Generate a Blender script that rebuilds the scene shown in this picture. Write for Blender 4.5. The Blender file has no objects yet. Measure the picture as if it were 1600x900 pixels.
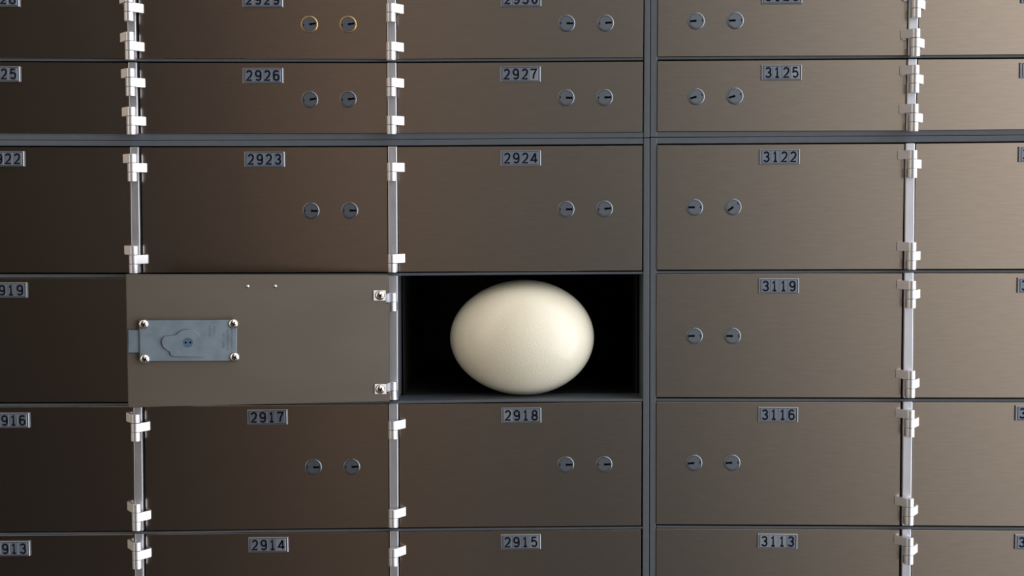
import bpy, bmesh, math, random
from mathutils import Vector, Matrix

random.seed(7)
S = bpy.context.scene
COL = S.collection

# ------------------------------------------------------------------ camera
F = 2400.0                      # focal length in pixels of the 1600 px frame
DIST = 1.58                     # metres from the wall of boxes
CZ = 1.40
PITCH = math.radians(3.24)
ROLL = math.radians(-0.20)
camd = bpy.data.cameras.new('camera')
camd.sensor_width = 36.0
camd.lens = 36.0 * F / 1600.0
camd.clip_start = 0.02
cam = bpy.data.objects.new('camera', camd)
CR = (Matrix.Rotation(math.pi / 2 - PITCH, 3, 'X') @ Matrix.Rotation(ROLL, 3, 'Z'))
CP = Vector((0, -DIST, CZ))
cam.matrix_world = Matrix.Translation(CP) @ CR.to_4x4()
COL.objects.link(cam)
S.camera = cam

S.view_settings.view_transform = 'Standard'
S.view_settings.look = 'None'
S.view_settings.gamma = 1.0
S.view_settings.exposure = 0.0
S.view_settings.use_curve_mapping = False

# ------------------------------------------------------------------ daylight of the vault room
# a dim room: a wide bright window far to the right, an added pinkish light far to the left,
# dark in front where the photographer stands
AZ = [(-180, .02, .02, .02), (-110, .05, .05, .05), (-96, .20, .19, .18), (-74, .16, .15, .14), (-62, 1.35, 1.20, .98),
      (-46, 1.35, 1.20, .98), (-38, .20, .17, .14), (-29, .018, .014, .010), (-18, .014, .011, .009), (-14, .042, .036, .033),
      (-11, .060, .047, .042), (-8, .118, .090, .080), (-5, .315, .215, .150), (-3, .195, .168, .146), (0, .138, .138, .136), (4, .106, .114, .117),
      (7, .165, .170, .17), (10, .27, .264, .254), (14, .47, .44, .41), (19, .90, .83, .76), (27, .95, .90, .86),
      (40, 1.7, 1.7, 1.7), (52, 3.5, 3.6, 3.8), (84, 3.7, 3.8, 4.0), (96, 1.5, 1.5, 1.5), (110, .3, .3, .3), (180, .02, .02, .02)]
EL = [(-90, .35), (-40, .50), (-14, .50), (0, .95), (10, 1.18), (30, 1.4), (60, 1.5), (90, 1.3)]
EL_WIN = [(-90, .25), (-45, .75), (-15, .98), (0, 1.05), (20, 1.0), (50, .62), (90, .4)]      # the tall window on the right
w = bpy.data.worlds.new('vault_room_light')
S.world = w
w.use_nodes = True
nt = w.node_tree
nt.nodes.clear()
def wn(t, **k):
    n = nt.nodes.new(t)
    for a, v in k.items():
        setattr(n, a, v)
    return n
def wm(op, a, b=None):
    n = wn('ShaderNodeMath', operation=op)
    for i, v in enumerate((a, b)):
        if v is None: continue
        if isinstance(v, (int, float)): n.inputs[i].default_value = v
        else: nt.links.new(v, n.inputs[i])
    return n.outputs[0]
tc = wn('ShaderNodeTexCoord')
sep = wn('ShaderNodeSeparateXYZ')
nt.links.new(tc.outputs['Generated'], sep.inputs[0])
az = wm('ARCTAN2', sep.outputs['X'], wm('MULTIPLY', sep.outputs['Y'], -1.0))
azf = wm('ADD', wm('DIVIDE', az, 2 * math.pi), 0.5)
el = wm('ADD', wm('DIVIDE', wm('ARCSINE', sep.outputs['Z']), math.pi), 0.5)
SC = 5.0
def ramp(fac, stops):
    r = wn('ShaderNodeValToRGB')
    e = r.color_ramp.elements
    while len(e) > 1: e.remove(e[-1])
    e[0].position = stops[0][0]; e[0].color = stops[0][1]
    for p, c in stops[1:]:
        k = e.new(p); k.color = c
    nt.links.new(fac, r.inputs[0])
    return r.outputs[0]
ra = ramp(azf, [((a + 180) / 360, (r / SC, g / SC, b / SC, 1)) for a, r, g, b in AZ])
re = ramp(el, [((a + 90) / 180, (v / 2, v / 2, v / 2, 1)) for a, v in EL])
rw = ramp(el, [((a + 90) / 180, (v / 2, v / 2, v / 2, 1)) for a, v in EL_WIN])
side = ramp(azf, [(0, (0, 0, 0, 1)), ((30 + 180) / 360, (0, 0, 0, 1)), ((46 + 180) / 360, (1, 1, 1, 1)), (1, (1, 1, 1, 1))])
pick = wn('ShaderNodeMix', data_type='RGBA')
nt.links.new(side, pick.inputs[0]); nt.links.new(re, pick.inputs[6]); nt.links.new(rw, pick.inputs[7])
re = pick.outputs[2]
mul = wn('ShaderNodeMix', data_type='RGBA', blend_type='MULTIPLY')
mul.inputs[0].default_value = 1.0
nt.links.new(ra, mul.inputs[6]); nt.links.new(re, mul.inputs[7])
bg = wn('ShaderNodeBackground')
bg.inputs['Strength'].default_value = SC * 2
nt.links.new(mul.outputs[2], bg.inputs[0])
out = wn('ShaderNodeOutputWorld')
nt.links.new(bg.outputs[0], out.inputs[0])

def area(name, loc, target, sx, sy, power, col):
    d = bpy.data.lights.new(name, 'AREA')
    d.shape = 'RECTANGLE'; d.size = sx; d.size_y = sy; d.energy = power; d.color = col
    o = bpy.data.objects.new(name, d)
    o.location = loc
    o.rotation_euler = (Vector(target) - Vector(loc)).to_track_quat('-Z', 'Y').to_euler()
    COL.objects.link(o)
    return o
area('egg_glint_light', (-2.40, -0.885, 1.36), (0, -.1, 1.3), 0.05, 0.75, 0.9, (1.0, .74, .70))  # unseen light, added for the pinkish glint on the egg's left side

# ------------------------------------------------------------------ materials
def mat(name, col, metal=0.0, rough=0.5, **k):
    m = bpy.data.materials.new(name)
    m.use_nodes = True
    b = m.node_tree.nodes['Principled BSDF']
    b.inputs['Base Color'].default_value = (*col, 1)
    b.inputs['Metallic'].default_value = metal
    b.inputs['Roughness'].default_value = rough
    for n, v in k.items():
        b.inputs[n].default_value = v
    return m, m.node_tree, b
def noise_into(t, b, scale, vec_scale, lo, hi, sock, detail=3.0, bump=0.0, dist=0.001):
    co = t.nodes.new('ShaderNodeTexCoord')
    mp = t.nodes.new('ShaderNodeMapping')
    mp.inputs['Scale'].default_value = vec_scale
    nz = t.nodes.new('ShaderNodeTexNoise')
    nz.inputs['Scale'].default_value = scale
    nz.inputs['Detail'].default_value = detail
    t.links.new(co.outputs['Object'], mp.inputs[0])
    t.links.new(mp.outputs[0], nz.inputs['Vector'])
    if sock == 'Base Color':
        r = t.nodes.new('ShaderNodeMix'); r.data_type = 'RGBA'
        r.inputs[6].default_value = (*lo, 1); r.inputs[7].default_value = (*hi, 1)
        t.links.new(nz.outputs['Fac'], r.inputs[0])
        t.links.new(r.outputs[2], b.inputs[sock])
    elif sock:
        r = t.nodes.new('ShaderNodeMapRange')
        r.inputs['To Min'].default_value = lo; r.inputs['To Max'].default_value = hi
        t.links.new(nz.outputs['Fac'], r.inputs['Value'])
        t.links.new(r.outputs[0], b.inputs[sock])
    if bump:
        bp = t.nodes.new('ShaderNodeBump')
        bp.inputs['Strength'].default_value = bump; bp.inputs['Distance'].default_value = dist
        t.links.new(nz.outputs['Fac'], bp.inputs['Height'])
        t.links.new(bp.outputs[0], b.inputs['Normal'])

M = {}
M['door'], t, b = mat('bronze_brushed_steel', (.50, .44, .385), 1.0, .19)
noise_into(t, b, 45, (1.0, 1.0, 11.0), (.45, .395, .343), (.55, .485, .428), 'Base Color', 6)
noise_into(t, b, 90, (.8, 1.0, 22.0), .165, .225, 'Roughness', 3, .05, .0004)
M['alu'], t, b = mat('satin_aluminium', (.72, .735, .80), 1.0, .42)
noise_into(t, b, 200, (1, 1, .2), .36, .48, 'Roughness')
M['hinge'], t, b = mat('cast_hinge_aluminium', (.72, .73, .78), 1.0, .40)
noise_into(t, b, 400, (1, 1, 1), .36, .48, 'Roughness')
M['paint'], t, b = mat('grey_blue_paint', (.085, .098, .115), 0.0, .42)
noise_into(t, b, 120, (1, 1, 1), (.075, .087, .103), (.097, .111, .130), 'Base Color', 5)
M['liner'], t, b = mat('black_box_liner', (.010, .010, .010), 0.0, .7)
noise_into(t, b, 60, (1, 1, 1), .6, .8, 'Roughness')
M['plate'], t, b = mat('plate_frame_metal', (.36, .40, .46), .9, .36)
noise_into(t, b, 300, (1, 1, 1), .30, .42, 'Roughness')
M['tile'], t, b = mat('grey_number_tile', (.22, .255, .315), .7, .42)
noise_into(t, b, 250, (1, 1, 1), (.20, .235, .295), (.24, .275, .335), 'Base Color')
M['tile2'], t, b = mat('paler_number_tile', (.32, .355, .41), .7, .42)
noise_into(t, b, 250, (1, 1, 1), (.30, .335, .39), (.34, .375, .43), 'Base Color')
M['ink'], t, b = mat('dark_navy_ink', (.003, .004, .012), 0.0, .6, **{'Specular IOR Level': .15})
noise_into(t, b, 300, (1, 1, 1), .45, .6, 'Roughness')
M['lock'], t, b = mat('nickel_lock', (.26, .30, .355), 1.0, .28)
noise_into(t, b, 300, (1, 1, 1), .25, .38, 'Roughness')
M['plug'], t, b = mat('worn_nickel_plug', (.225, .26, .31), 1.0, .36)
noise_into(t, b, 500, (1, 1, 1), .32, .48, 'Roughness', 4)
M['brass'], t, b = mat('brass_lock', (.72, .50, .25), 1.0, .30)
noise_into(t, b, 300, (1, 1, 1), .25, .38, 'Roughness')
M['hole'], t, b = mat('recess_shade_black', (.002, .002, .0025), 0.0, .9, **{'Specular IOR Level': .05})  # near-black colour paints in the shade inside shallow slots and recesses
noise_into(t, b, 300, (1, 1, 1), .75, .85, 'Roughness')
M['zinc'], t, b = mat('zinc_lock_case', (.13, .165, .20), .65, .48)
noise_into(t, b, 70, (1, 1, 1), (.08, .108, .134), (.19, .228, .262), 'Base Color', 6)
M['stamp'], t, b = mat('stamped_mark', (.03, .042, .055), .3, .6)
noise_into(t, b, 300, (1, 1, 1), .5, .65, 'Roughness')
M['blue'], t, b = mat('blue_pivot', (.05, .095, .15), .5, .45)
noise_into(t, b, 300, (1, 1, 1), .4, .5, 'Roughness')
M['chrome'], t, b = mat('screw_nickel', (.80, .74, .70), 1.0, .16)
noise_into(t, b, 300, (1, 1, 1), .12, .22, 'Roughness')
M['screwplate'], t, b = mat('hinge_plate_steel', (.62, .59, .55), 1.0, .34)
noise_into(t, b, 300, (1, 1, 1), .3, .4, 'Roughness')
M['inner'], t, b = mat('dull_inner_steel', (.16, .145, .13), 1.0, .42)
noise_into(t, b, 9, (.7, 1.0, 2.5), (.094, .079, .065), (.122, .105, .089), 'Base Color', 5)
noise_into(t, b, 90, (.8, 1.0, 22.0), .36, .48, 'Roughness', 3, .06, .0004)
M['egg'], t, b = mat('ostrich_shell', (.80, .745, .60), 0.0, .34)
noise_into(t, b, 14, (1, 1, 1), (.80, .735, .575), (.87, .825, .685), 'Base Color', 5)
b.inputs['Subsurface Weight'].default_value = .15
b.inputs['Subsurface Radius'].default_value = (.006, .004, .0025)
noise_into(t, b, 700, (1, 1, 1), .27, .38, 'Roughness', 2, .55, .0007)
b.inputs['Specular IOR Level'].default_value = .25
b.inputs['Coat Weight'].default_value = .6
b.inputs['Coat Roughness'].default_value = .15

# ------------------------------------------------------------------ helpers
def ray(px, py):
    return CR @ Vector(((px - 800) / F, (450 - py) / F, -1.0))
def W(px, py, y=0.0):
    """the point of the wall (plane at depth y) that the photograph shows at px, py"""
    d = ray(px, py)
    return CP + d * ((y + DIST) / d.y)
MM = 0.001
PXM = DIST / F / math.cos(PITCH)     # about one pixel on the wall, in metres

def finish(name, bm, mats, parent=None, loc=None, smooth=40.0, rot=None):
    me = mesh(name, bm, mats, smooth)
    return link(name, me, parent, loc, rot)
def mesh(name, bm, mats, smooth=40.0):
    bmesh.ops.recalc_face_normals(bm, faces=bm.faces)
    if smooth:
        a = math.radians(smooth)
        for f in bm.faces: f.smooth = True
        for e in bm.edges:
            if len(e.link_faces) == 2 and e.calc_face_angle(0) > a: e.smooth = False
    me = bpy.data.meshes.new(name)
    bm.to_mesh(me); bm.free()
    if smooth and smooth < 100: me['weighted'] = 1
    for m in (mats if isinstance(mats, (list, tuple)) else [mats]): me.materials.append(m)
    return me
def link(name, me, parent=None, loc=None, rot=None):
    o = bpy.data.objects.new(name, me)
    COL.objects.link(o)
    if me.get('weighted'):
        md = o.modifiers.new('weighted_normal', 'WEIGHTED_NORMAL')
        md.keep_sharp = True; md.weight = 80
    if parent: o.parent = parent
    if loc is not None: o.location = loc
    if rot is not None: o.rotation_euler = rot
    return o
def empty(name, loc, label=None, cat=None, group=None, kind=None):
    o = bpy.data.objects.new(name, None)
    o.empty_display_size = .02
    COL.objects.link(o)
    o.location = loc
    tag(o, label, cat, group, kind)
    return o
def tag(o, label=None, cat=None, group=None, kind=None):
    if label: o['label'] = label
    if cat: o['category'] = cat
    if group: o['group'] = group
    if kind: o['kind'] = kind
def bevel(bm, off, seg=2, edges=None):
    bmesh.ops.bevel(bm, geom=list(edges or bm.edges), offset=off, segments=seg, affect='EDGES', profile=.5, clamp_overlap=True)
def hexa(bm, front, back, mi=0):
    """closed prism between two 4-corner loops"""
    a = [bm.verts.new(p) for p in front]; c = [bm.verts.new(p) for p in back]
    fs = [bm.faces.new(a), bm.faces.new(c[::-1])]
    for i in range(len(a)):
        j = (i + 1) % len(a)
        fs.append(bm.faces.new((a[j], a[i], c[i], c[j])))
    for f in fs: f.material_index = mi
    return fs
def boxm(bm, x0, x1, y0, y1, z0, z1, mi=0):
    return hexa(bm, [(x0, y0, z0), (x1, y0, z0), (x1, y0, z1), (x0, y0, z1)],
                [(x0, y1, z0), (x1, y1, z0), (x1, y1, z1), (x0, y1, z1)], mi)
def extr(bm, poly, z0, z1, mi=0):
    """polygon in x,y extruded in z"""
    return hexa(bm, [(x, y, z0) for x, y in poly], [(x, y, z1) for x, y in poly], mi)
def lathe(bm, prof, n=32, mi=0):
    """profile (radius, y) turned round the y axis; -y is the front"""
    rings = []
    for r, y in prof:
        if r < 1e-7: rings.append([bm.verts.new((0, y, 0))])
        else: rings.append([bm.verts.new((r * math.cos(2 * math.pi * i / n), y, r * math.sin(2 * math.pi * i / n))) for i in range(n)])
    for A, B in zip(rings, rings[1:]):
        for i in range(n):
            j = (i + 1) % n
            v = [A[i % len(A)], A[j % len(A)], B[j % len(B)], B[i % len(B)]]
            u = []
            for q in v:
                if q not in u: u.append(q)
            if len(u) > 2: bm.faces.new(u).material_index = mi
def plate_with_hole(bm, outer, holes, y, depth, mi=0, mi_hole=1):
    """flat face (x,z outline) at y with holes that go depth into it"""
    es = []
    for lp in [outer] + holes:
        vs = [bm.verts.new((x, y, z)) for x, z in lp]
        es += [bm.edges.new((vs[i], vs[(i + 1) % len(vs)])) for i in range(len(vs))]
        if lp is not outer:
            bs = [bm.verts.new((x, y + depth, z)) for x, z in lp]
            for i in range(len(vs)):
                j = (i + 1) % len(vs)
                bm.faces.new((vs[i], vs[j], bs[j], bs[i])).material_index = mi_hole
            bm.faces.new(bs).material_index = mi_hole
        else: ov = vs
    r = bmesh.ops.triangle_fill(bm, edges=es, use_beauty=True)
    for g in r['geom']:
        if isinstance(g, bmesh.types.BMFace): g.material_index = mi
    return ov

def interp(tab, x):
    t = sorted(tab)
    if x <= t[0][0]: i = 0
    elif x >= t[-1][0]: i = len(t) - 2
    else: i = max(k for k in range(len(t) - 1) if t[k][0] <= x)
    (x0, y0), (x1, y1) = t[i], t[i + 1]
    return y0 + (y1 - y0) * (x - x0) / (x1 - x0)

# ------------------------------------------------------------------ measured lines of the wall (pixels of the photograph)
# edges of the doors along each row, for the left bank and the right bank
ROWS_L = {
 'r0': ([(0, -20), (600, -18), (1000, -20)], [(0, 90.5), (200, 91.2), (600, 92), (800, 91), (1000, 89.5)]),
 'r1': ([(0, 97.2), (200, 98.2), (400, 98.8), (600, 98.8), (800, 97.7), (1000, 96.5)], [(0, 208), (200, 208.5), (400, 208.5), (600, 208), (800, 206.7), (1000, 206)]),
 'r2': ([(0, 230), (200, 230.6), (400, 230.8), (600, 230), (800, 228.6), (1000, 227.6)], [(0, 425.8), (200, 426), (400, 425.6), (600, 424.8), (800, 423.2), (1000, 422.5)]),
 'r3': ([(0, 435), (200, 434.6), (400, 433), (600, 432), (800, 430.4), (1000, 429.3)], [(0, 628.6), (200, 628), (400, 626), (600, 624.4), (800, 622), (1000, 621.2)]),
 'r4': ([(0, 636), (200, 635.4), (400, 633.4), (600, 632), (800, 629.2), (1000, 628.4)], [(0, 831), (200, 829.5), (400, 826.6), (600, 824.4), (800, 822.4), (1000, 821)]),
 'r5': ([(0, 837), (200, 835.4), (400, 833), (600, 831.2), (800, 829.2), (1000, 827.6)], [(0, 1032), (400, 1027), (1000, 1020)]),
}
ROWS_R = {
 'r0': ([(1028, -22), (1600, -26)], [(1028, 88.4), (1200, 87.3), (1400, 86.3), (1600, 85)]),
 'r1': ([(1028, 95.5), (1200, 94.4), (1400, 93.2), (1600, 92)], [(1028, 205.4), (1200, 204.8), (1400, 203.8), (1600, 202)]),
 'r2': ([(1028, 227), (1200, 226), (1400, 225), (1600, 223)], [(1028, 421.4), (1200, 421), (1400, 420.4), (1600, 420)]),
 'r3': ([(1028, 428.2), (1200, 428), (1400, 427.2), (1600, 427)], [(1028, 620.5), (1200, 620.8), (1400, 621), (1600, 621.2)]),
 'r4': ([(1028, 628), (1200, 628.1), (1400, 628.6), (1600, 629)], [(1028, 819), (1200, 819.9), (1400, 820.6), (1600, 822)]),
 'r5': ([(1028, 826), (1200, 826.9), (1400, 828), (1600, 829.5)], [(1028, 1016), (1600, 1022)]),
}
ROWN = ['r0', 'r1', 'r2', 'r3', 'r4', 'r5']
MID_L = [(0, 218.7), (200, 219.4), (400, 219), (600, 218), (800, 216.6), (1000, 215.5)]
MID_R = [(1028, 214.6), (1200, 213.6), (1400, 212.2), (1600, 210.8)]
# left and right edge of each column of doors
COLS = {
 'A': ([(0, -203), (900, -190)], [(40, 198), (150, 200), (300, 203.8), (690, 207.6), (880, 209.6)]),
 'B': ([(60, 217.6), (150, 219), (300, 222.4), (690, 227), (880, 228.4)], [(40, 603.8), (150, 604.2), (300, 605), (700, 607), (880, 607.6)]),
 'C': ([(40, 620.6), (150, 621), (300, 622.6), (700, 624.4), (880, 625)], [(40, 1005), (150, 1004), (300, 1003.2), (700, 1002.2), (880, 1001.2)]),
 'D': ([(50, 1028.2), (150, 1027.6), (300, 1026.8), (540, 1026.3), (880, 1025.6)], [(35, 1417.4), (130, 1416), (190, 1414.6), (270, 1411.2), (400, 1410), (500, 1409), (650, 1407), (880, 1405)]),
 'E': ([(40, 1436), (150, 1433.4), (300, 1430), (500, 1428), (700, 1426), (880, 1424.6)], [(0, 1826), (900, 1808)]),
}
STRIPS = {   # front face of the aluminium hinge strips
 'AB': ([(40, 199), (110, 200.4), (300, 204.6), (690, 208.8), (880, 210.8)], [(40, 211.8), (110, 213.4), (300, 217.6), (690, 222), (880, 224)]),
 'BC': ([(40, 605), (110, 605.4), (300, 606.6), (540, 607.7), (880, 609.2)], [(40, 618.6), (150, 619.2), (300, 620.6), (540, 621.4), (880, 622.4)]),
 'DE': ([(35, 1420), (95, 1419), (155, 1417.5), (230, 1415.4), (300, 1414.4), (550, 1412.5), (690, 1410.6), (890, 1409.4)],
        [(35, 1434.4), (95, 1432.6), (155, 1431.8), (230, 1429.4), (300, 1428.4), (550, 1427), (690, 1424.8), (890, 1423)]),
}
POST_L = ([(30, 1007), (150, 1006), (300, 1005.4), (540, 1005), (800, 1004.4)], [(30, 1015.6), (150, 1015.2), (300, 1014.6), (540, 1014.4), (800, 1014)])
POST_R = ([(30, 1016.8), (150, 1016.4), (300, 1016), (540, 1015.6), (800, 1015.2)], [(30, 1027.6), (150, 1026.8), (300, 1026), (540, 1025.6), (800, 1025)])
def rows_of(c): return ROWS_L if c in 'ABC' else ROWS_R
def corner(c, r, side, edge):
    """pixel of a door corner: side 0 left 1 right, edge 0 top 1 bottom"""
    y = interp(rows_of(c)[r][edge], 400 if c in 'ABC' else 1300)
    for _ in range(3):
        x = interp(COLS[c][side], y)
        y = interp(rows_of(c)[r][edge], x)
    return x, y

# ------------------------------------------------------------------ depths (metres, + is into the wall)
Y_RAIL, Y_RAIL_BACK = .0020, .050
Y_POST = .0015
Y_STRIP = -.004
Y_AXIS = -.0125
R_KN = .0046
H_KN = .0094
BODY_BACK = .40


# ------------------------------------------------------------------ the room: floor and the wall the boxes stand against
M['floor'], t, b = mat('dark_stone_floor', (.12, .115, .11), 0.0, .6)
noise_into(t, b, 6, (1, 1, 1), (.09, .086, .082), (.15, .144, .138), 'Base Color', 6)
bm = bmesh.new(); boxm(bm, -1.7, 1.8, -2.6, .50, -.05, 0)
tag(finish('floor', bm, M['floor'], smooth=0), kind='structure')
bm = bmesh.new(); boxm(bm, -1.7, 1.8, .4004, .50, 0, 2.6)
tag(finish('wall_back', bm, M['floor'], smooth=0), kind='structure')

# ------------------------------------------------------------------ shared meshes
def glyph(d):
    def arc(cx, cy, rx, ry, a0, a1, n=12):
        return [(cx + rx * math.cos(math.radians(a0 + (a1 - a0) * i / n)), cy + ry * math.sin(math.radians(a0 + (a1 - a0) * i / n))) for i in range(n + 1)]
    if d == '0': return [arc(0, .5, .28, .5, 0, 360, 28)]
    if d == '1': return [[(-.20, .80), (0.0, 1.0), (0.0, 0.0)], [(-.22, 0), (.22, 0)]]
    if d == '2': return [arc(0, .72, .27, .28, 165, -20, 12) + [(.15, .42), (-.28, 0), (.30, 0)]]
    if d == '3': return [arc(0, .75, .26, .25, 160, -80, 12) + [(-.04, .52)], [(-.04, .52)] + arc(0, .26, .29, .26, 80, -160, 14)]
    if d == '4': return [[(.36, .26), (-.34, .26), (-.30, .32), (.12, 1.0)], [(.14, 1.0), (.14, 0)]]
    if d == '5': return [[(.25, 1.0), (-.20, 1.0), (-.24, .54)] + arc(0, .32, .28, .32, 130, -150, 14)]
    if d == '6': return [arc(0, .30, .28, .30, 0, 360, 24), [(-.28, .30)] + arc(0, .70, .28, .30, 180, 35, 12)]
    if d == '7': return [[(-.28, .88), (-.28, 1.0), (.28, 1.0), (.0, .45), (-.08, 0)]]
    if d == '8': return [arc(0, .74, .24, .26, 0, 360, 22), arc(0, .25, .29, .25, 0, 360, 22)]
    if d == '9': return [arc(0, .70, .28, .30, 0, 360, 24), [(.28, .70)] + arc(0, .30, .28, .30, 0, -145, 12)]
def ribbon(bm, pts, wd, y, mi):
    L, R = [], []
    n = len(pts)
    for i, p in enumerate(pts):
        p = Vector(p)
        a = Vector(pts[max(i - 1, 0)]); c = Vector(pts[min(i + 1, n - 1)])
        d0 = (p - a).normalized() if i else (c - p).normalized()
        d1 = (c - p).normalized() if i < n - 1 else d0
        n0 = Vector((-d0.y, d0.x)); n1 = Vector((-d1.y, d1.x))
        m = (n0 + n1)
        m = m.normalized() if m.length > 1e-4 else n0
        k = min(1 / max(m.dot(n0), .45), 1.7)
        L.append(p + m * wd * k); R.append(p - m * wd * k)
    l = [bm.verts.new((q.x, y, q.y)) for q in L]; r = [bm.verts.new((q.x, y, q.y)) for q in R]
    for i in range(n - 1):
        bm.faces.new((l[i], l[i + 1], r[i + 1], r[i])).material_index = mi
TILE_W, TILE_H = .0090, .0130
def tile_mesh(d, pale):
    bm = bmesh.new()
    boxm(bm, -TILE_W / 2, TILE_W / 2, -.0010, 0, -TILE_H / 2, TILE_H / 2)
    bevel(bm, .00025, 1)
    if d:
        for pl in glyph(d):
            ribbon(bm, [(x * .0089, (y - .5) * .0095) for x, y in pl], .00090, -.00106, 1)
    for f in bm.faces:
        if f.normal.y > .5 and f.material_index == 1: f.normal_flip()
    me = bpy.data.meshes.new('digit_tile')
    bm.to_mesh(me); bm.free()
    me.materials.append(M['tile2'] if pale else M['tile']); me.materials.append(M['ink'])
    return me
TILES = {}
def tile(d, pale):
    if (d, pale) not in TILES: TILES[(d, pale)] = tile_mesh(d, pale)
    return TILES[(d, pale)]

# number plate holder: shallow tray with a raised rim
bm = bmesh.new()
PW, PH, PD = .0206, .0078, .0030
def rect(hw, hh): return [(-hw, -hh), (hw, -hh), (hw, hh), (-hw, hh)]
def ringloop(hw, hh, y): return [bm.verts.new((x, y, z)) for x, z in rect(hw, hh)]
loops = [ringloop(PW, PH, 0), ringloop(PW, PH, -PD + .0006), ringloop(PW - .0005, PH - .0005, -PD), ringloop(PW - .0013, PH - .0009, -PD), ringloop(PW - .0018, PH - .0013, -PD + .0011)]
for A, B in zip(loops, loops[1:]):
    for i in range(4):
        j = (i + 1) % 4
        bm.faces.new((A[i], A[j], B[j], B[i]))
bm.faces.new(loops[-1]); bm.faces.new(loops[0][::-1])
PLATE = mesh('number_plate', bm, M['plate'], 20)

# lock: collar with a rounded edge, plug with the key slot
RL = .0086
def collar(m):
    bm = bmesh.new()
    lathe(bm, [(RL, 0), (RL, -.0011), (RL - .0003, -.0015), (RL - .0007, -.0016), (RL - .0015, -.0016), (RL - .0017, -.0008), (0, -.0008)], 40)
    return mesh('lock', bm, m, 50)
COLLAR = collar(M['lock']); COLLAR_BRASS = collar(M['brass'])
def plug_mesh():
    bm = bmesh.new()
    n, r = 36, RL - .0018
    outer = [(r * math.cos(2 * math.pi * i / n), r * math.sin(2 * math.pi * i / n)) for i in range(n)]
    slot = [(-.0002, -.0011), (.0065, -.0011), (.0065, .0011), (.0044, .0011), (.0044, .0008), (.0034, .0008), (.0034, .0011), (-.0002, .0011)]
    notch = [(-.0064, -.0012), (-.0055, -.0012), (-.0055, .0012), (-.0064, .0012)]
    ov = plate_with_hole(bm, outer, [slot, notch], -.00155, .0007)
    bs = [bm.verts.new((v.co.x, -.0004, v.co.z)) for v in ov]
    for i in range(n):
        j = (i + 1) % n
        bm.faces.new((ov[i], ov[j], bs[j], bs[i]))
    return mesh('lock_plug', bm, [M['plug'], M['hole']], 30)
PLUG = plug_mesh()

def leaf_mesh():
    """knuckle with its arm: round about z at the origin, arm reaching to +x and back to the door face"""
    bm = bmesh.new()
    tip = Vector((.0122, .0112)); th = .0018
    d = tip.length; a = math.atan2(tip.y, tip.x); q = math.acos(R_KN / d)
    ao = a - q                                   # outer (front) tangent point
    to = Vector((math.cos(ao), math.sin(ao))) * R_KN
    t = (tip - to).normalized()
    nin = Vector((-t.y, t.x))                    # towards the wall
    tin = tip + nin * th
    ai = ao + math.radians(75)
    pts = []
    k = 26
    for i in range(k + 1):                       # the long way round, from the outer tangent, clockwise
        an = ao - (2 * math.pi - (ai - ao)) * i / k
        pts.append((R_KN * math.cos(an), R_KN * math.sin(an)))
    pts += [tuple(tin), tuple(tip)]
    extr(bm, pts, .0002, H_KN - .0002)
    bevel(bm, .0003, 1, [e for e in bm.edges if abs(e.verts[0].co.z - e.verts[1].co.z) < 1e-6])
    return mesh('hinge_leaf', bm, M['hinge'], 32)
LEAF = leaf_mesh()
bm = bmesh.new(); lo = []
for v in LEAF.vertices: pass
bm.from_mesh(LEAF)
for v in bm.verts: v.co.x = -v.co.x
bmesh.ops.reverse_faces(bm, faces=bm.faces)
LEAF_MIRROR = mesh('hinge_leaf', bm, M['hinge'], 32)
def base_knuckle():
    bm = bmesh.new()
    pts = [(R_KN * math.cos(math.radians(x)), R_KN * math.sin(math.radians(x))) for x in range(20, -201, -10)]
    back = Y_STRIP - Y_AXIS - .0001
    pts += [(-R_KN * .94, back), (R_KN * .94, back)]
    extr(bm, pts, .0002, H_KN - .0002)
    bevel(bm, .0003, 1, [e for e in bm.edges if abs(e.verts[0].co.z - e.verts[1].co.z) < 1e-6])
    return mesh('hinge_knuckle', bm, M['hinge'], 32)
BASEK = base_knuckle()

def screw_mesh():
    bm = bmesh.new()
    r = .0048
    lathe(bm, [(r, 0), (r, -.0005)] + [(r * math.cos(math.radians(x)), -.0005 - .0030 * math.sin(math.radians(x))) for x in (12, 25, 40, 55, 70, 82)] + [(0, -.0035)], 28)
    for a in (25, 115):  # dark raised bars paint in the shade of the cross recess
        R = Matrix.Rotation(math.radians(a), 3, 'Y')
        fs = hexa(bm, [R @ Vector(p) for p in ((-.0023, -.0037, -.0006), (.0023, -.0037, -.0006), (.0023, -.0037, .0006), (-.0023, -.0037, .0006))],
                  [R @ Vector(p) for p in ((-.0023, -.0024, -.0006), (.0023, -.0024, -.0006), (.0023, -.0024, .0006), (-.0023, -.0024, .0006))], 1)
    return mesh('screw', bm, [M['chrome'], M['hole']], 35)
SCREW = screw_mesh()

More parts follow.
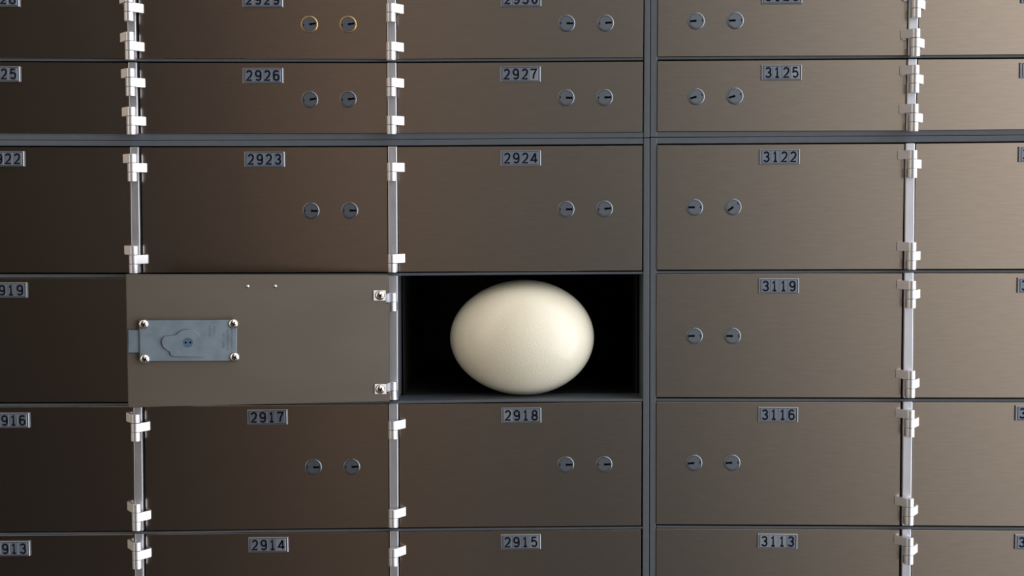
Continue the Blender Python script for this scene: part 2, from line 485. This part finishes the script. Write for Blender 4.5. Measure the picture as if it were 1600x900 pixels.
# ------------------------------------------------------------------ the four steel frames
def prism_px(quad, y0, y1, off):
    """front face given by four pixels (tl, tr, br, bl) on the plane y0, straight back to y1"""
    a = [W(px, py, y0) - off for px, py in quad]
    b_ = [Vector((p.x, p.y + (y1 - y0), p.z)) for p in a]
    bm = bmesh.new(); hexa(bm, a, b_)
    return bm
def along(tabx, y): return interp(tabx, y)
def rail_mesh(top, bot, xs, y0, y1, off):
    bm = bmesh.new()
    loops = []
    for x in xs:
        t, bo = W(x, top(x), y0) - off, W(x, bot(x), y0) - off
        loops.append([bm.verts.new(p) for p in (t, bo, Vector((bo.x, y1 - off.y, bo.z)), Vector((t.x, y1 - off.y, t.z)))])
    for A, B in zip(loops, loops[1:]):
        for i in range(4):
            j = (i + 1) % 4
            bm.faces.new((A[i], A[j], B[j], B[i]))
    bm.faces.new(loops[0]); bm.faces.new(loops[-1][::-1])
    bevel(bm, .0005, 2, [e for e in bm.edges if abs(e.verts[0].co.y - (y0 - off.y)) < 1e-5 and abs(e.verts[1].co.y - (y0 - off.y)) < 1e-5 and abs(e.verts[0].co.x - e.verts[1].co.x) > .01])
    return bm
XS_L = [-206, 0, 200, 400, 600, 800, 1005]
XS_R = [1026, 1200, 1400, 1600, 1815]
HG0 = {'r0': 8, 'r1': 8, 'r2': 9.5, 'r3': 11.5, 'r4': 12, 'r5': 12}
AXIS = {}          # hinge axis x and knuckle heights, used by the boxes too
def hinge_slots(s, r):
    """world positions of the three knuckles (bottom of left, middle, base) for the two hinges of a row"""
    rows = ROWS_R if s == 'DE' else ROWS_L
    cx = {'AB': 212, 'BC': 614, 'DE': 1421}[s]
    ty, by = interp(rows[r][0], cx), interp(rows[r][1], cx)
    res = []
    for g in (ty + HG0[r], by + 1 - 3 * 14.3):
        # pixel of the group's top, on the plane of the knuckles' front
        xl, xr = interp(STRIPS[s][0], g), interp(STRIPS[s][1], g)
        ztop = W((xl + xr) / 2, g, Y_AXIS - R_KN * .6).z
        xw = W((xl + xr) / 2, g + 20, Y_STRIP).x
        res.append([(xw, ztop - H_KN), (xw, ztop - 2 * H_KN), (xw, ztop - 3 * H_KN)])
    return res

def frame_unit(name, rows, left, label):
    R = ROWS_L if left else ROWS_R
    xs = XS_L if left else XS_R
    mid = MID_L if left else MID_R
    cx = 400 if left else 1300
    upper = rows[0] == 'r0'
    root = empty(name, W(cx, interp(R[rows[-1]][1], cx) + 11, 0), label, 'frame', 'steel frames of the box wall')
    off = root.location.copy()
    ytop = (lambda x: interp(R['r0'][0], x) - 11) if upper else (lambda x: interp(mid, x) + .45)
    ybot = (lambda x: interp(mid, x) - .45) if upper else (lambda x: interp(R['r5'][1], x) + 11)
    # outer rails
    finish('rail', rail_mesh(ytop, (lambda x: interp(R[rows[0]][0], x) - (2.6 if not upper else 1)), xs, Y_POST, Y_RAIL_BACK, off), M['paint'], root)
    finish('rail', rail_mesh((lambda x: interp(R[rows[-1]][1], x) + .4), ybot, xs, Y_POST, Y_RAIL_BACK, off), M['paint'], root)
    # rails between the rows
    for a, b_ in zip(rows, rows[1:]):
        def T(x, a=a, b_=b_):
            u, v = interp(R[a][1], x), interp(R[b_][0], x)
            return u + (v - u) * (.10 if a == 'r0' else .30)
        def B(x, a=a, b_=b_):
            u, v = interp(R[a][1], x), interp(R[b_][0], x)
            return u + (v - u) * (.64 if a == 'r0' else .84)
        finish('rail', rail_mesh(T, B, xs, Y_RAIL, Y_RAIL_BACK, off), M['paint'], root)
    # posts
    post = POST_L if left else POST_R
    pe = [1005, 1014] if left else [1016, 1026]
    outer = ([(0, -216), (900, -203)], [(0, -205), (900, -192)]) if left else ([(0, 1828), (900, 1810)], [(0, 1839), (900, 1821)])
    for tab, xa in ((post, sum(pe) / 2), (outer, -205 if left else 1820)):
        y0, y1 = ytop(xa), ybot(xa)
        q = [(interp(tab[0], y0), y0), (interp(tab[1], y0), y0), (interp(tab[1], y1), y1), (interp(tab[0], y1), y1)]
        bm = prism_px(q, Y_POST - .0006, Y_RAIL_BACK + .001, off)
        bevel(bm, .0006, 2)
        finish('post', bm, M['paint'], root, smooth=0)
    # hinge strips and the divider walls behind them
    for s in (('AB', 'BC') if left else ('DE',)):
        for r in rows:
            xa = {'AB': 212, 'BC': 614, 'DE': 1421}[s]
            y0, y1 = interp(R[r][0], xa) - 1.0, interp(R[r][1], xa) + .6
            q = [(interp(STRIPS[s][0], y0), y0), (interp(STRIPS[s][1], y0), y0), (interp(STRIPS[s][1], y1), y1), (interp(STRIPS[s][0], y1), y1)]
            bm = prism_px(q, Y_STRIP, .0045, off)
            bevel(bm, .0006, 2)
            finish('hinge_strip', bm, M['alu'], root, smooth=0)
            bm = prism_px(q, Y_STRIP, .0045, off)
            for v in bm.verts: v.co.y = (.0045 if v.co.y + off.y < 0 else Y_RAIL_BACK) - off.y
            finish('divider', bm, M['paint'], root)
            for trip in hinge_slots(s, r):
                x, z = trip[2]
                link('hinge_knuckle', BASEK, root, Vector((x, Y_AXIS, z)) - off)
    return root
frame_unit('box_frame', ['r0', 'r1'], True, 'grey steel frame holding the shallow boxes 2925 to 2930')
frame_unit('box_frame', ['r2', 'r3', 'r4', 'r5'], True, 'grey steel frame holding the tall boxes 2913 to 2924 and the egg')
frame_unit('box_frame', ['r0', 'r1'], False, 'grey steel frame holding the shallow boxes around number 3125')
frame_unit('box_frame', ['r2', 'r3', 'r4', 'r5'], False, 'grey steel frame holding the tall boxes around 3122, 3119 and 3116')

# ------------------------------------------------------------------ the boxes
PLATES = {
 'A': dict(r0=(-2, -2), r1=(-1, 115.5), r2=(5.5, 248), r3=(10, 453.5), r4=(14, 657), r5=(15, 857.5)),
 'B': dict(r0=(410, -1), r1=(410.5, 118), r2=(413, 249), r3=(415, 452), r4=(417.5, 652), r5=(419, 851.5)),
 'C': dict(r0=(814, -2), r1=(813, 115.7), r2=(813.6, 247), r4=(814.5, 649), r5=(813.8, 847)),
 'D': dict(r0=(1222, -6.5), r1=(1221.5, 113.2), r2=(1218.5, 245), r3=(1217.2, 447), r4=(1216, 648), r5=(1215, 846)),
 'E': dict(r0=(1628, -8), r1=(1626, 109.5), r2=(1624, 241), r3=(1622, 446), r4=(1618.5, 646), r5=(1617.5, 847.5)),
}
NUM = {
 'A': ['2928', '2925', '2922', '2919', '2916', '2913'],
 'B': ['2929', '2926', '2923', None, '2917', '2914'],
 'C': ['2930', '2927', '2924', None, '2918', '2915'],
 'D': ['3128', '3125', '3122', '3119', '3116', '3113'],
 'E': ['3129', '3126', '3123', '3120', '3117', '3114'],
}
PALE = {('B', 'r1'): '0000', ('C', 'r1'): '0001', ('C', 'r5'): '0001', ('D', 'r1'): '0001', ('B', 'r5'): '0001', ('C', 'r4'): '1000', ('D', 'r5'): '1110'}
LOCKS = {
 'A': dict(r0=[(-142, 38), (-82, 38)], r1=[(-141, 155), (-81, 155)], r2=[(-138, 329), (-78, 329)], r3=[(-136, 532), (-76, 532)], r4=[(-133, 732), (-73, 732)], r5=[(-130, 933), (-70, 933)]),
 'B': dict(r0=[(483.5, 38), (544, 38)], r1=[(484, 155.6), (544, 155)], r2=[(486, 329.4), (546.5, 328.9)], r3=[(488, 530), (548, 530)], r4=[(489.7, 730), (549.7, 729.5)], r5=[(491, 930), (551, 929.5)]),
 'C': dict(r0=[(885.5, 36.4), (946, 36)], r1=[(884.5, 152.6), (944.6, 152.2)], r2=[(884.5, 327), (944.5, 326.3)], r4=[(884, 726), (943.8, 725.5)], r5=[(883, 925), (943, 924.5)]),
 'D': dict(r0=[(1088, 32.7), (1149, 32)], r1=[(1088, 151), (1148.4, 150)], r2=[(1085.3, 324), (1145.4, 323.5)], r3=[(1085, 524.8), (1144.6, 525)], r4=[(1084.4, 723.2), (1143.8, 723)], r5=[(1083.5, 922), (1143, 922)]),
 'E': dict(r0=[(1690, 30), (1751, 30)], r1=[(1689, 148), (1750, 148)], r2=[(1687, 321), (1747, 321)], r3=[(1685, 524), (1745, 524)], r4=[(1683, 724), (1743, 724)], r5=[(1681, 924), (1741, 924)]),
}
TILT = {('B', 'r0'): (8, 8), ('B', 'r1'): (9, 6), ('B', 'r2'): (-1, 0), ('B', 'r4'): (0, 4), ('C', 'r0'): (-2, 5), ('C', 'r1'): (-3, 2),
        ('C', 'r2'): (0, 6), ('C', 'r4'): (0, 2), ('D', 'r0'): (4, 2), ('D', 'r1'): (18, 16), ('D', 'r2'): (0, 36), ('D', 'r3'): (2, 0), ('D', 'r4'): (6, 2)}
LABEL = {}
for c in 'BCD':
    for i, r in enumerate(ROWN):
        n = NUM[c][i]
        if not n: continue
        if r == 'r0': LABEL[(c, r)] = {'B': 'shallow bronze safe deposit box 2929 with brass ringed locks above 2926',
                                       'C': 'shallow bronze safe deposit box 2930 with two locks above 2927',
                                       'D': 'shallow bronze safe deposit box with locks on its left above 3125'}[c]
        elif r == 'r1': LABEL[(c, r)] = f'shallow bronze safe deposit box with number plate {n} and two locks'
        elif r == 'r5': LABEL[(c, r)] = f'bronze safe deposit box with number plate {n} cut off at the bottom edge'
        else: LABEL[(c, r)] = f'tall bronze safe deposit box with number plate {n} and two locks'
for r, txt in zip(ROWN, ['shallow dark safe deposit box at left edge beside 2929',
                         'shallow dark safe deposit box at left edge with plate ending in 25',
                         'tall dark safe deposit box at left edge with plate ending in 22',
                         'tall dark safe deposit box at left edge beside the swung open door',
                         'tall dark safe deposit box at left edge with plate ending in 916',
                         'dark safe deposit box at bottom left corner with plate ending in 913']): LABEL[('A', r)] = txt
for r, txt in zip(ROWN, ['shallow pale bronze safe deposit box in the top right corner',
                         'shallow pale bronze safe deposit box at right edge beside 3125',
                         'tall pale bronze safe deposit box at right edge beside 3122',
                         'tall pale bronze safe deposit box at right edge beside 3119',
                         'tall pale bronze safe deposit box at right edge beside 3116',
                         'pale bronze safe deposit box in the bottom right corner beside 3113']): LABEL[('E', r)] = txt
LABEL[('B', 'r3')] = 'closed safe deposit box hidden behind the swung open door'
HINGE_OF = {'A': ('AB', 0, True), 'B': ('AB', 1, False), 'C': ('BC', 1, False), 'D': ('DE', 0, True), 'E': ('DE', 1, False)}

def door_slab(c, r, off, t=.0045):
    q = [corner(c, r, 0, 0), corner(c, r, 1, 0), corner(c, r, 1, 1), corner(c, r, 0, 1)]
    p = [W(x, y, 0) - off for x, y in q]
    bm = bmesh.new()
    hexa(bm, p, [Vector((v.x, v.y + t, v.z)) for v in p])
    bevel(bm, .0001, 1)
    return bm
def liner(c, r, off):
    """five-sided tray behind the frame, open to the front"""
    q = [corner(c, r, 0, 0), corner(c, r, 1, 0), corner(c, r, 1, 1), corner(c, r, 0, 1)]
    p = [W(x, y, 0) for x, y in q]
    x0, x1 = max(p[0].x, p[3].x) + .0003, min(p[1].x, p[2].x) - .0003
    z1, z0 = min(p[0].z, p[1].z) - .0002, max(p[2].z, p[3].z) - .0024
    y0, y1 = Y_RAIL_BACK + .0012, BODY_BACK
    t = .0007
    bm = bmesh.new()
    o_ = [bm.verts.new(Vector(v) - off) for v in ((x0, y0, z0), (x1, y0, z0), (x1, y0, z1), (x0, y0, z1), (x0, y1, z0), (x1, y1, z0), (x1, y1, z1), (x0, y1, z1))]
    i_ = [bm.verts.new(Vector(v) - off) for v in ((x0 + t, y0, z0 + t), (x1 - t, y0, z0 + t), (x1 - t, y0, z1 - t), (x0 + t, y0, z1 - t),
                                                  (x0 + t, y1 - t, z0 + t), (x1 - t, y1 - t, z0 + t), (x1 - t, y1 - t, z1 - t), (x0 + t, y1 - t, z1 - t))]
    for k in range(4):
        j = (k + 1) % 4
        bm.faces.new((o_[k], o_[j], o_[j + 4], o_[k + 4]))
        bm.faces.new((i_[j], i_[k], i_[k + 4], i_[j + 4]))
        bm.faces.new((o_[j], o_[k], i_[k], i_[j]))
    bm.faces.new(o_[4:]); bm.faces.new(i_[4:][::-1])
    return bm
GROUP = 'numbered safe deposit boxes in the wall'
def make_box(c, r):
    i = ROWN.index(r)
    bl, br = corner(c, r, 0, 1), corner(c, r, 1, 1)
    root = empty('safe_deposit_box', W((bl[0] + br[0]) / 2, (bl[1] + br[1]) / 2, 0), LABEL[(c, r)], 'safe deposit box', GROUP)
    off = root.location.copy()
    finish('door', door_slab(c, r, off), M['door'], root, smooth=0)
    finish('body', liner(c, r, off), M['liner'], root, smooth=0)
    a, b_ = W(*bl), W(*br)
    roll = -math.atan2(b_.z - a.z, b_.x - a.x)
    # number plate
    px, py = PLATES[c][r]
    pl = link('number_plate', PLATE, root, W(px, py, -.0031) * 1.0 - off, (0, roll, 0))
    pl.location.y = -off.y - .0001
    n = NUM[c][i]
    pale = PALE.get((c, r), '0000')
    for k in range(4):
        link('digit_tile', tile(n[k] if n else '', pale[k] == '1'), pl, (( k - 1.5) * .0092, -PD + .0011 - .00005, 0))
    # locks
    left_side = c in 'AD'
    for k, (lx, ly) in enumerate(LOCKS[c][r]):
        p = W(lx, ly, -.001) - off; p.y = -off.y - .0001
        brass = (c, r) == ('B', 'r0')
        lk = link('lock', COLLAR_BRASS if brass else COLLAR, root, p)
        if brass: lk['label'] = 'brass ringed lock'
        tl = TILT.get((c, r), (random.uniform(-4, 6), random.uniform(-3, 6)))[k]
        link('lock_plug', PLUG, lk, (0, 0, 0), (0, math.radians((180 if left_side else 0) - tl), 0))
    # hinge leaves
    s, idx, mirror = HINGE_OF[c]
    for trip in ([] if (c, r) == ('A', 'r3') else hinge_slots(s, r)):       # these two lie behind the open door
        x, z = trip[idx]
        link('hinge_leaf', LEAF_MIRROR if mirror else LEAF, root, Vector((x, Y_AXIS, z)) - off)
    return root
for c in 'ABCDE':
    for r in ROWN:
        if (c, r) != ('C', 'r3'): make_box(c, r)

# ------------------------------------------------------------------ the open box
PHI = math.radians(161.5)
sl = hinge_slots('BC', 'r3')
ax = sl[0][1][0]
bl, br = corner('C', 'r3', 0, 1), corner('C', 'r3', 1, 1)
root = empty('safe_deposit_box', W((bl[0] + br[0]) / 2, (bl[1] + br[1]) / 2, 0),
             'open safe deposit box with the egg inside and its door swung back', 'safe deposit box', GROUP)
off = root.location.copy()
finish('body', liner('C', 'r3', off), M['liner'], root, smooth=0)
axis = Vector((ax, Y_AXIS, 0))
ca, sa = math.cos(PHI), math.sin(PHI)
U = Vector((ca, -sa, 0)); V = Vector((sa, ca, 0))        # along the door away from the hinge; out of the door's inner face
DT = .0045
v_in = -Y_AXIS + DT                                      # inner face, measured from the hinge axis
def D(px, py, h=0.0):
    """door coordinates (u, height above the inner face, z) that the photograph shows at px, py"""
    d = ray(px, py)
    p0 = axis + V * (v_in + h)
    t = (p0 - CP).dot(V) / d.dot(V)
    p = CP + d * t
    return Vector(((p - axis).dot(U), h, p.z))
# local frame of the door: x along U (pointing left in the picture), y out of the wall side, z up. Use an object matrix for the door.
door_o = bpy.data.objects.new('door', None)
def local(u, h, z):
    p = axis + U * u + V * (v_in + h)
    return Vector((p.x, p.y, z)) - off
def dprism(quad, h0, h1):
    bm = bmesh.new()
    a = [local(q[0], h1, q[1]) for q in quad]; b_ = [local(q[0], h0, q[1]) for q in quad]
    hexa(bm, a, b_)
    return bm
tl, tr, br_, bl_ = D(197.5, 428.5), D(607.5, 429.2), D(607.5, 627.6), D(200, 637)
print('door', tl, tr, br_, bl_)
u0 = tr.x; u1 = (tl.x + bl_.x) / 2
notches = []                                             # where the two hinge leaves pass through the door's edge
for trip in sl:
    z = trip[1][1]
    notches.append((z + H_KN + .0006, z - .0006))
un = D(602.6, 470).x
outline = [(u1, tl.z), (u0, tr.z)]
for za, zb in notches: outline += [(u0, za), (un, za), (un, zb), (u0, zb)]
outline += [(u0, br_.z), (u1, bl_.z)]
bm = dprism(outline, -DT, 0)
bevel(bm, .0004, 1)
od = finish('door', bm, M['inner'], root, smooth=0)
od['label'] = 'door swung open, inner side out'
# direction helpers for pieces whose own axis is -y = out of the inner face
ang = math.atan2(V.y, V.x) + math.pi / 2
ROTD = (0, 0, ang)
def at_door(px, py, h=0.0):
    q = D(px, py, h); return local(q.x, h, q.z)
# hinge leaves of the open door
for trip in sl:
    x, z = trip[1]
    link('hinge_leaf', LEAF, root, Vector((x, Y_AXIS, z)) - off, (0, 0, -PHI))
for (x0, x1, y0, y1, sx, sy) in ((583.5, 602.5, 453.6, 469.8, 593.6, 461.6), (585.3, 603.6, 600, 615.8, 594.2, 608)):
    q = [D(x0, y0, .0012), D(x1, y0, .0012), D(x1, y1, .0012), D(x0, y1, .0012)]
    bm = dprism([(p.x, p.z) for p in q], .0001, .0013); bevel(bm, .0003, 2)
    hp = finish('hinge_plate', bm, M['screwplate'], root)
    link('screw', SCREW, hp, at_door(sx, sy, .0014), ROTD)
for x, y in ((387, 447.3), (430, 447)):
    bm = bmesh.new(); lathe(bm, [(.0018, 0), (.0018, -.0006), (.0012, -.0012), (0, -.0014)], 16)
    finish('rivet', bm, M['screwplate'], root, at_door(x, y, .0001), 50, ROTD)
# lock case
HC = .0085
q = [D(217, 500.5, HC), D(371, 499.7, HC), D(370.5, 564.6, HC), D(218, 565.4, HC)]
bm = dprism([(p.x, p.z) for p in q], .0001, HC); bevel(bm, .0010, 3)
case = finish('lock_case', bm, M['zinc'], root)
case['label'] = 'zinc lock case with cast keyhole cover'
q = [D(200.2, 515.6, .006), D(219, 515.6, .006), D(219, 551.2, .006), D(200.2, 551.2, .006)]
bm = dprism([(p.x, p.z) for p in q], .0012, .0062); bevel(bm, .0006, 2)
finish('bolt', bm, M['zinc'], case)
def z2(x, y): return 190 + x / 8.0, 485 + y / 8.0
cover = [(497, 400), (503, 368), (520, 340), (545, 323), (575, 317), (678, 318), (690, 300), (705, 282), (730, 262), (765, 246), (800, 237), (840, 234), (880, 237), (915, 250), (945, 272),
         (975, 310), (998, 358), (1018, 410), (1034, 462), (1047, 520), (1050, 556), (1038, 576), (1010, 580), (650, 580), (622, 572), (608, 548), (606, 508), (575, 497), (538, 480), (512, 448)]
HCV = HC + .0022
bm = bmesh.new()
pa = [D(*z2(*p), HCV) for p in cover]
hexa(bm, [local(p.x, HCV, p.z) for p in pa], [local(p.x, HC - .0005, p.z) for p in pa])
bevel(bm, .0006, 2, [e for e in bm.edges if all(abs((v.co + off - axis - V * (v_in + HCV)).dot(V)) < 1e-6 for v in e.verts)])
finish('keyhole_cover', bm, M['zinc'], case)
bm = bmesh.new(); lathe(bm, [(.0046, 0), (.0046, -.0003), (.0040, -.0003), (.0038, -.0001), (0, -.0001)], 28)
for dx in (-.0022, .0022):
    for i in range(1):
        vs = [bm.verts.new((dx + .0010 * math.cos(2 * math.pi * k / 12), -.00018, .0010 * math.sin(2 * math.pi * k / 12))) for k in range(12)]
        bm.faces.new(vs).material_index = 1
finish('pivot', bm, [M['blue'], M['hole']], case, at_door(*z2(830, 402), HCV + .00005), 40, ROTD)
for sx, sy in ((224.6, 506.6), (364.6, 505.8), (226.2, 561), (366.6, 558)):
    link('screw', SCREW, case, at_door(sx, sy, HC + .0001), ROTD)
# worn stamped lettering that runs up the right end of the case, no longer legible
bm = bmesh.new()
rnd = random.Random(3)
for cx_, ya, yb in ((1102, 195, 315), (1158, 205, 300), (1275, 285, 330), (1275, 375, 475), (1325, 235, 505), (1378, 235, 500)):
    y = ya
    while y < yb:
        for k in range(2):
            wx = rnd.choice((26, 20, 12)); xo = rnd.uniform(-6, 6)
            quad = [D(*z2(cx_ - wx / 2 + xo, y + k * 6), HC), D(*z2(cx_ + wx / 2 + xo, y + k * 6), HC), D(*z2(cx_ + wx / 2 + xo, y + k * 6 + 3), HC), D(*z2(cx_ - wx / 2 + xo, y + k * 6 + 3), HC)]
            bm.faces.new([bm.verts.new(local(p.x, HC + .00006, p.z)) for p in quad])
        y += 17
finish('stamped_lettering', bm, M['stamp'], case, smooth=0)

# ------------------------------------------------------------------ the egg
floor_z = W(815, interp(ROWS_L['r3'][1], 815) + (629 - 622) * .30, Y_RAIL).z
EY = .040
ec = W(815.7, 527, EY)
k = (DIST + EY) / DIST * PXM
RX, RZ = 112.6 * k, 90.2 * k
print('egg centre z', ec.z, 'from floor', floor_z + RZ)
bm = bmesh.new()
bmesh.ops.create_uvsphere(bm, u_segments=96, v_segments=64, radius=1.0)
for v in bm.verts:
    x, y, z = v.co
    a, r_, bb = z, x, y             # long axis along x
    g = 1 + .028 * a - .02 * a * a
    v.co = (a * RX, bb * RZ * g, r_ * RZ * g)
zmin = min(v.co.z for v in bm.verts)
for v in bm.verts: v.co.z -= zmin
egg = finish('ostrich_egg', bm, M['egg'], None, (ec.x, EY, floor_z + .0001), 180)
tag(egg, 'large cream ostrich egg lying in the open safe deposit box', 'egg')
